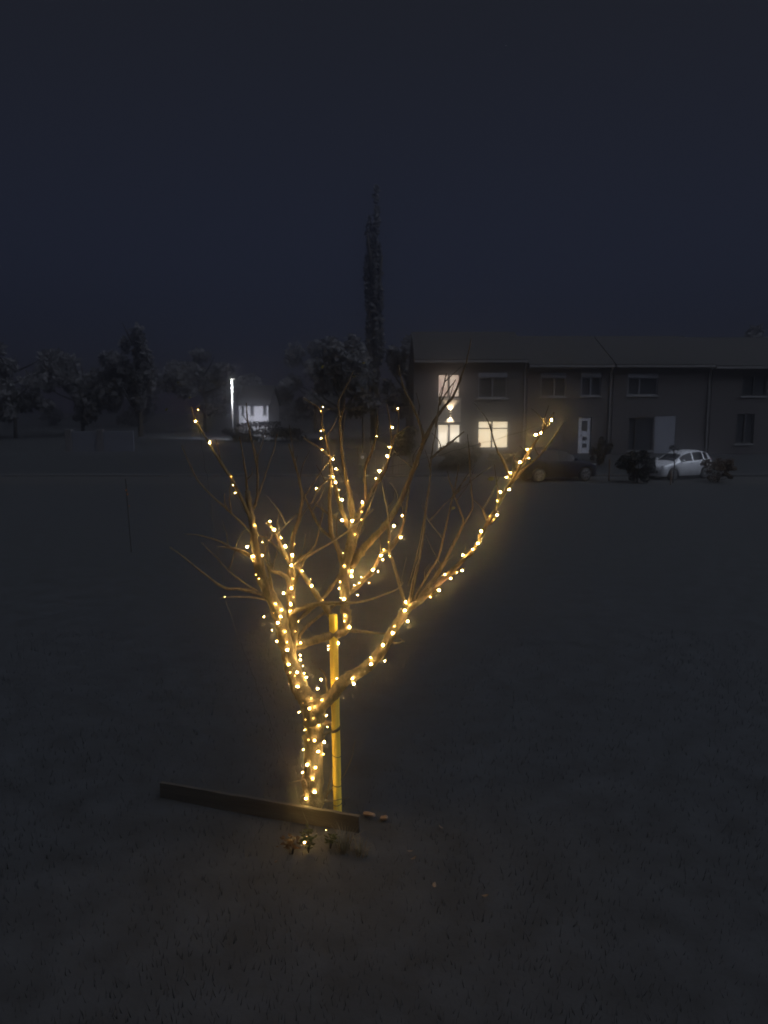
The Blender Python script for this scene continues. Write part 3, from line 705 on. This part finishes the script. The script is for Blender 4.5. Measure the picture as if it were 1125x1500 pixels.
# hedge before the bungalow
o = thing('hedge', at(372, 620, 58) * Vector((1, 1, 0)) if False else Vector((at(372, 620, 58).x, 58, .75)), 'dark clipped hedge in front of the white lit bungalow', 'hedge')
mb = MB(); leafcloud(mb, (o.location.x, 58, 1.3), 3.6, .5, .95, 3200, .13); mb.build('foliage', M['ever'], o, origin=o.location)

# ------------------------------------------------------------------ white bungalow and street lamp, far left
BY = 70
def bx(px): return at(px, 600, BY).x
def bz(py): return at(562, py, BY).z
x0, x1 = bx(350), bx(393); z1 = bz(591.5)
bo = thing('bungalow', ((x0 + x1) / 2, BY, .75), 'white rendered bungalow lit by the street lamp far left', 'house')
holes = [(bx(353.5), bx(358), bz(608), bz(594.5)), (bx(366.5), bx(372), bz(608), bz(594)), (bx(385), bx(391), bz(608), bz(594))]
wl2 = MB(); facade(wl2, x0, x1, .45, z1, holes, BY)
Dp = 7; ym = BY + Dp / 2; zr = z1 + 1.6
bk = MB(); bk.add([(x0, BY + Dp, .45), (x1, BY + Dp, .45), (x1, BY + Dp, z1), (x0, BY + Dp, z1)], [(1, 0, 3, 2)]); bk.build('back_wall', M['whitewall'], bo, origin=bo.location)
wl2.build('wall', M['whitewall'], bo, origin=bo.location)
for x in (x0, x1):
    ge = MB(); ge.add([(x, BY, .45), (x, BY + Dp, .45), (x, BY + Dp, z1), (x, ym, zr), (x, BY, z1)], [(0, 1, 2, 3, 4)])
    ge.build('gable', M['brick'], bo, origin=bo.location)
rf = MB()
for (ya, za, yb2, zb) in ((BY - .3, z1 - .18 + .03, ym, zr + .03), (ym + .001, zr + .03, BY + Dp + .3, z1 - .15)):
    rf.add([(x0 - .2, ya, za), (x1 + .2, ya, za), (x1 + .2, yb2, zb), (x0 - .2, yb2, zb), (x0 - .2, ya, za + .13), (x1 + .2, ya, za + .13), (x1 + .2, yb2, zb + .13), (x0 - .2, yb2, zb + .13)],
           [(3, 2, 1, 0), (4, 5, 6, 7), (0, 1, 5, 4), (1, 2, 6, 5), (2, 3, 7, 6), (3, 0, 4, 7)])
rf.build('roof', mat('dark_slate', (.010, .010, .012), .9), bo, origin=bo.location)
for h in holes: window(bo, *h, BY, M['glass'], (), fw=.05, sill=True)
LY = 62
lb = Vector((at(340.5, 600, LY).x, LY, .75)); zt = at(340, 556, LY).z
sl_ = thing('street_lamp', lb, 'lit white street lamp on a thin pole at the left, beside the white bungalow', 'street lamp')
mb = MB(); mb.tube([lb + Vector((0, 0, -.2)), lb + Vector((0, 0, 1.2)), Vector((lb.x, lb.y, zt - .1))], [.05, .042, .036], 10); mb.build('pole', M['galv'], sl_, origin=lb, smooth=True)
mb = MB(); mb.tube([(lb.x, lb.y, zt - .1), (lb.x + .02, lb.y - .05, zt - .02), (lb.x + .12, lb.y - .25, zt + .04)], .05, 8); mb.build('arm', M['galv'], sl_, origin=lb, smooth=True)
mb = MB(); mb.box(lb.x - .05, lb.x + .3, lb.y - .62, lb.y - .2, zt + .02, zt + .12); mb.build('lamp_head', M['galv'], sl_, origin=lb, bevel=.02)
mb = MB(); mb.box(lb.x - .02, lb.x + .27, lb.y - .59, lb.y - .23, zt - .015, zt + .018); mb.build('lens', M['street_lens'], sl_, origin=lb)
ld = bpy.data.lights.new('street_light', 'SPOT'); ld.energy = 5500; ld.color = (.93, .94, 1); ld.shadow_soft_size = .12; ld.spot_size = R(110); ld.spot_blend = .5
lo = bpy.data.objects.new('street_light', ld); COL.objects.link(lo); lo.parent = sl_; lo.location = (.12, -.42, zt - lb.z - .05)
lo.rotation_euler = (Vector((.05, -.8, .55))).to_track_quat('Z', 'Y').to_euler()

# ------------------------------------------------------------------ pale wall, fence, boxes, posts
WY = 45
a, b = at(103, 600, WY).x, at(193, 600, WY).x; zt = at(150, 632, WY).z
gw = thing('garden_wall', ((a + b) / 2, WY, .75), 'low pale garden wall with two piers in the dark at far left', 'wall')
m1 = (a + b) / 2 - .15
mb = MB(); mb.box(a, m1 - .2, WY, WY + .2, .4, zt); mb.box(m1 + .2, b, WY, WY + .2, .4, zt); mb.build('wall_panel', M['palewall'], gw, origin=gw.location, bevel=.02)
mb = MB()
for x in (a - .2, m1): mb.box(x - .19, x + .19, WY - .08, WY + .28, .4, zt + .12)
mb.build('pier', M['brick'], gw, origin=gw.location, bevel=.02)
FY = 36.9
fo = thing('panel_fence', (at(535, 600, FY).x, FY, .02), 'blue grey garden fence panels behind the crown of the lit tree', 'fence')
for (p0, p1, py) in ((470, 499, 668), (501, 523, 656), (541, 574, 658), (576, 600, 668)):
    x0, x1 = at(p0, 600, FY).x, at(p1, 600, FY).x; z = at(535, py, FY).z
    mb = MB(); nb = max(3, int((x1 - x0) / .12)); wd = (x1 - x0) / nb
    for k in range(nb): mb.box(x0 + k * wd + .004, x0 + (k + 1) * wd - .004, FY - .015 + .006 * (k % 2), FY + .01, .06, z - .03 * (k % 3 == 0))
    mb.build('fence_panel', M['fence'], fo, origin=fo.location)
    mb = MB(); mb.box(x1 + .005, x1 + .05, FY - .04, FY + .04, -.2, z + .06); mb.build('post', M['trunk'], fo, origin=fo.location)
pb = Vector((at(531, 600, 33.5).x, 33.5, 0))
po = thing('pole_box', pb, 'small grey box with a round pale front on a thin pole behind the crown', 'pole box')
zb0, zb1 = at(531, 681, 33.5).z, at(531, 663, 33.5).z
mb = MB(); mb.tube([pb + Vector((0, .08, -.2)), Vector((pb.x, pb.y + .08, at(531, 610, 33.5).z))], .035, 8); mb.build('pole', M['trunk'], po, origin=pb)
mb = MB(); mb.box(pb.x - .17, pb.x + .17, pb.y - .2, pb.y + .04, zb0, zb1); mb.build('box', M['box'], po, origin=pb, bevel=.02)
mb = MB(); zc_ = (zb0 + zb1) / 2 + .08; mb.tube([(pb.x, pb.y - .225, zc_), (pb.x, pb.y - .198, zc_)], .075, 14); mb.build('round_front', M['whitedoor'], po, origin=pb)
for (px, p0, p1, Y, lab) in [(892, 672, 702, 34.2, 'short orange brown post left of the parked dark car'), (982, 690, 713, 32.4, 'short orange brown post in front of the silver car')]:
    c = at(px, p1, Y); zt = at(px, p0, Y).z; z0 = min(0, c.z); mb = MB()
    mb.tube([(c.x, Y, -.2), (c.x, Y, zt - .05), (c.x, Y, zt)], [.035, .035, .02], 8)
    tag(mb.build('marker_post', M['post'], origin=(c.x, Y, 0)), lab, 'post', 'short posts along the driveway')
c = at(986, 700, 33.2); sp = thing('sapling', (c.x, 33.2, 0), 'thin dark sapling standing in front of the silver car door', 'tree')
mb = MB(); zt = at(986, 648, 33.2).z
mb.tube([(c.x, 33.2, -.1), (c.x + .03, 33.2, zt * .4), (c.x - .02, 33.2, zt * .75), (c.x + .04, 33.2, zt)], [.03, .026, .018, .006], 7)
for k in range(5):
    z = zt * (.45 + .1 * k); s_ = -1 if k % 2 else 1
    mb.tube([(c.x, 33.2, z), (c.x + s_ * .12, 33.2 + .05, z + .14), (c.x + s_ * .18, 33.2, z + .3)], [.012, .009, .004], 5)
mb.build('trunk', M['trunk'], sp, origin=sp.location, smooth=True)
mb = MB(); leafcloud(mb, (c.x, 33.2, zt * .85), .22, .2, .3, 130, .05); mb.build('crown', M['ever'], sp, origin=sp.location)
c = at(188, 750, 17); c.z = 0
ro = thing('reflector_post', c, 'thin dark post with small amber reflectors in the dark at left', 'post')
z_ = [at(188, y, 17).z for y in (718, 724, 741)]
mb = MB(); mb.tube([c + Vector((.02, .03, -.1)), Vector((c.x - .04, c.y + .03, z_[0] + .25))], .012, 6); mb.build('post_stem', M['trunk'], ro, origin=c)
for k, z in enumerate(z_):
    mb = MB(); mb.tube([(c.x - .03 + .03 * k, c.y - .01, z), (c.x - .03 + .03 * k, c.y + .012, z)], .016 if k < 2 else .01, 10); mb.build('reflector', M['reflector'], ro, origin=c)

# ------------------------------------------------------------------ cars
def make_car(loc, yaw, paint, label, S=1.0, lw=1.0):
    """small five-door hatchback, nose towards local -X, 3.65 m long"""
    o = thing('parked_car', (0, 0, 0), label, 'car', 'cars parked behind the lawn')
    fwx, rwx, wr = -1.13, 1.17, .30
    def arch(x):
        zb = .20
        for w in (fwx, rwx):
            d = abs(x - w); Ra = .355
            if d < Ra: zb = max(zb, wr + math.sqrt(Ra * Ra - d * d) - .02)
        return zb
    keyx = [-1.82, -1.78, -1.66, -1.4, -.95, -.72, -.35, .1, .7, 1.2, 1.5, 1.68, 1.79, 1.83]
    belt = [.56, .66, .73, .81, .90, .93, .95, .97, 1.0, 1.04, 1.06, 1.03, .95, .70]
    roof = [.57, .67, .75, .84, .945, 1.06, 1.31, 1.45, 1.49, 1.45, 1.38, 1.24, .99, .72]
    hw = [.52, .62, .70, .76, .80, .81, .82, .825, .825, .81, .77, .73, .68, .62]
    tw_ = [.42, .52, .58, .62, .64, .60, .57, .575, .58, .57, .55, .54, .56, .54]
    def ip(t, ar):
        for i in range(len(keyx) - 1):
            if keyx[i] <= t <= keyx[i + 1]:
                u = (t - keyx[i]) / (keyx[i + 1] - keyx[i]); return ar[i] + (ar[i + 1] - ar[i]) * u
        return ar[-1]
    xs_ = sorted(set([round(-1.82 + 3.65 * k / 60, 3) for k in range(61)] + [-.72, -.66, .22, .29, 1.02, 1.10, 1.46]))
    rows = []
    for x in xs_:
        zb = arch(x); zt_, zr_ = ip(x, belt), ip(x, roof); h_, t_ = ip(x, hw) * lw, ip(x, tw_) * lw
        zb = min(zb, zt_ - .06); mid = zb + (zt_ - zb) * .55
        prof = [(h_ * .93, zb), (h_ * .99, zb + .04 if zb + .04 < mid else zb + .01), (h_, mid), (h_ * .985, zt_ - .03), (h_ * .955, zt_),
                (h_ * .955 * .25 + t_ * .75 if False else h_ * .955 + (t_ - h_ * .955) * .86, zt_ + (zr_ - zt_) * .86), (t_ * .88, zr_ - .012 * (zr_ - zt_ > .2)), (t_ * .45, zr_ + .025), (0, zr_ + .035)]
        rows.append([(x, -y, z) for y, z in prof] + [(x, y, z) for y, z in prof[::-1][1:]])
    body, glass = MB(), MB(); nP = len(rows[0])
    def isglass(xm, k):
        side = k in (4, nP - 6)
        if side: return (-.60 < xm < .22) or (.29 < xm < 1.02) or (1.10 < xm < 1.40)
        top = 6 <= k <= nP - 8
        if top: return (-.90 < xm < -.36) or (1.54 < xm < 1.76)
        return False
    for i in range(len(rows) - 1):
        xm = (xs_[i] + xs_[i + 1]) / 2
        for k in range(nP - 1):
            q = [rows[i][k], rows[i][k + 1], rows[i + 1][k + 1], rows[i + 1][k]]
            (glass if isglass(xm, k) else body).add(q, [(0, 1, 2, 3)])
    body.add(rows[0], [tuple(range(nP))]); body.add(rows[-1], [tuple(range(nP))[::-1]])
    body.box(-1.6, 1.65, -.6, .6, .22, .5, 1)
    def fin(mbx, name, m, par=o, smooth=True):
        ob = mbx.build(name, m, par, smooth=smooth)
        return ob
    bo_ = fin(body, 'body', [paint, M['trim']])
    bm = bmesh.new(); bm.from_mesh(bo_.data); bmesh.ops.remove_doubles(bm, verts=bm.verts, dist=.0005); bmesh.ops.recalc_face_normals(bm, faces=bm.faces); bm.to_mesh(bo_.data); bm.free()
    fin(glass, 'window', M['carglass'])
    for w in (fwx, rwx):
        for s_ in (-1, 1):
            t = MB(); y0 = s_ * .60 * lw; y1 = s_ * .80 * lw
            t.tube([(w, y0, wr), (w, y0 + s_ * .02, wr), (w, y1 - s_ * .03, wr), (w, y1, wr)], [wr - .03, wr, wr, wr - .035], 28)
            wh = t.build('wheel', M['tyre'], o, smooth=False)
            r_ = MB(); r_.tube([(w, y1 + s_ * .001, wr), (w, y1 + s_ * .008, wr)], .075, 16)
            for k in range(7):
                a = 2 * math.pi * k / 7; d = Vector((math.cos(a), 0, math.sin(a)))
                r_.tube([Vector((w, y1 + s_ * .004, wr)) + d * .05, Vector((w, y1 + s_ * .004, wr)) + d * .205], [.03, .022], 6)
            pts = [Vector((w + .205 * math.cos(a), y1 + s_ * .004, wr + .205 * math.sin(a))) for a in [2 * math.pi * k / 28 for k in range(29)]]
            r_.tube(pts, .017, 6); r_.build('rim', M['rim'], wh, smooth=True)
    for s_ in (-1, 1):
        h = MB(); h.sphere((-1.62, s_ * .56 * lw, .70), .13, 12, 8, sx=1.15, sy=.9, sz=.62); fin(h, 'headlight', M['headlight'])
        h = MB(); h.sphere((1.70, s_ * .60 * lw, .95), .11, 12, 8, sx=.8, sy=.9, sz=1.5); fin(h, 'tail_light', M['taillight'])
        h = MB(); h.sphere((-.58, s_ * (.90 * lw), 1.0), .09, 12, 8, sx=.7, sy=1.05, sz=.75); h.box(-.60, -.54, min(s_ * .78, s_ * .88), max(s_ * .78, s_ * .88), .96, .99); fin(h, 'wing_mirror', paint)
        for x in (.12, .92):
            h = MB(); h.tube([(x - .09, s_ * .832 * lw, .885), (x, s_ * .85 * lw, .89), (x + .09, s_ * .832 * lw, .885)], .014, 6); fin(h, 'door_handle', paint)
    h = MB(); h.box(-1.835, -1.80, -.36, .36, .36, .50); fin(h, 'grille', M['trim'], smooth=False)
    h = MB(); h.box(-1.85, -1.836, -.25, .25, .385, .475); fin(h, 'number_plate', M['plate'], smooth=False)
    h = MB(); h.box(1.835, 1.85, -.25, .25, .60, .70); fin(h, 'number_plate', M['plate'], smooth=False)
    o.location = loc; o.rotation_euler = (0, 0, yaw); o.scale = (S, S, S)
    return o
make_car((at(992, 600, 36.0).x, 35.6, .0), R(27), M['silver'], 'silver small hatchback parked with its nose to the left in front of the right houses', .88)
make_car((at(815, 600, 34.6).x, 34.6, .0), R(196), M['bluecar'], 'dark blue hatchback nearly lost in the dark below the white door', 1.0)

# ------------------------------------------------------------------ thin volume added to imitate lens glow round the bulbs
mb = MB(); mb.box(-120, 120, -8, 130, -1.2, 20.5)
hzm = bpy.data.materials.new('lens_glow_volume'); hzm.use_nodes = True; hn = hzm.node_tree; hn.nodes.remove(hn.nodes['Principled BSDF'])
pv = hn.nodes.new('ShaderNodeVolumePrincipled'); pv.inputs['Color'].default_value = (.95, .96, 1, 1); pv.inputs['Density'].default_value = LENS_GLOW_DENSITY
pv.inputs['Anisotropy'].default_value = .98; hn.links.new(pv.outputs[0], hn.nodes['Material Output'].inputs['Volume'])
tag(mb.build('lens_glow_haze', hzm), kind='stuff')

# ------------------------------------------------------------------ camera, light, sky
cd = bpy.data.cameras.new('camera'); co = bpy.data.objects.new('camera', cd); COL.objects.link(co)
co.location = CAM; co.rotation_euler = (R(90) - PITCH, 0, 0)
cd.sensor_fit = 'VERTICAL'; cd.angle = 2 * math.atan(750 / F); cd.clip_end = 2000; cd.clip_start = .05
sc.camera = co
SUN_EL, SUN_AZ = R(58), R(118)
sd = bpy.data.lights.new('sky_glow', 'SUN'); sd.energy = 1.5; sd.angle = R(70); sd.color = (.80, .87, 1.0)
so = bpy.data.objects.new('sky_glow', sd); COL.objects.link(so)
v = Vector((math.sin(SUN_AZ) * math.cos(SUN_EL), math.cos(SUN_AZ) * math.cos(SUN_EL), math.sin(SUN_EL)))
so.rotation_euler = v.to_track_quat('Z', 'Y').to_euler(); so.location = (0, -5, 30)
w = bpy.data.worlds.new('World'); sc.world = w; w.use_nodes = True
nt = w.node_tree; bg = nt.nodes['Background']; out = nt.nodes['World Output']
sky = nt.nodes.new('ShaderNodeTexSky'); sky.sky_type = 'NISHITA'; sky.sun_disc = False
sky.sun_elevation = R(-5); sky.sun_rotation = R(0); sky.air_density = 1; sky.dust_density = .5; sky.ozone_density = 3
nt.links.new(sky.outputs['Color'], bg.inputs['Color']); bg.inputs['Strength'].default_value = .1
# night sky: navy above the skyline, greyer overhead (a function of elevation only)
bg2 = nt.nodes.new('ShaderNodeBackground'); tc = nt.nodes.new('ShaderNodeTexCoord'); sx = nt.nodes.new('ShaderNodeSeparateXYZ')
nt.links.new(tc.outputs['Generated'], sx.inputs[0]); rr = nt.nodes.new('ShaderNodeValToRGB'); nt.links.new(sx.outputs['Z'], rr.inputs['Fac'])
e = rr.color_ramp.elements; e[0].position = 0.02; e[0].color = (.0112, .0132, .0236, 1); e[1].position = .55; e[1].color = (.0118, .0128, .0160, 1)
q = e.new(.22); q.color = (.0112, .0131, .0216, 1)
nt.links.new(rr.outputs['Color'], bg2.inputs['Color'])
ad = nt.nodes.new('ShaderNodeAddShader'); nt.links.new(bg.outputs[0], ad.inputs[0]); nt.links.new(bg2.outputs[0], ad.inputs[1]); nt.links.new(ad.outputs[0], out.inputs['Surface'])

sc.view_settings.view_transform = 'Standard'; sc.view_settings.look = 'None'; sc.view_settings.exposure = 0; sc.view_settings.gamma = 1
sc.cycles.use_denoising = True
sc.cycles.filter_width = 1.8
sc.cycles.max_bounces = 5; sc.cycles.volume_bounces = 1
sc.cycles.sample_clamp_indirect = 3
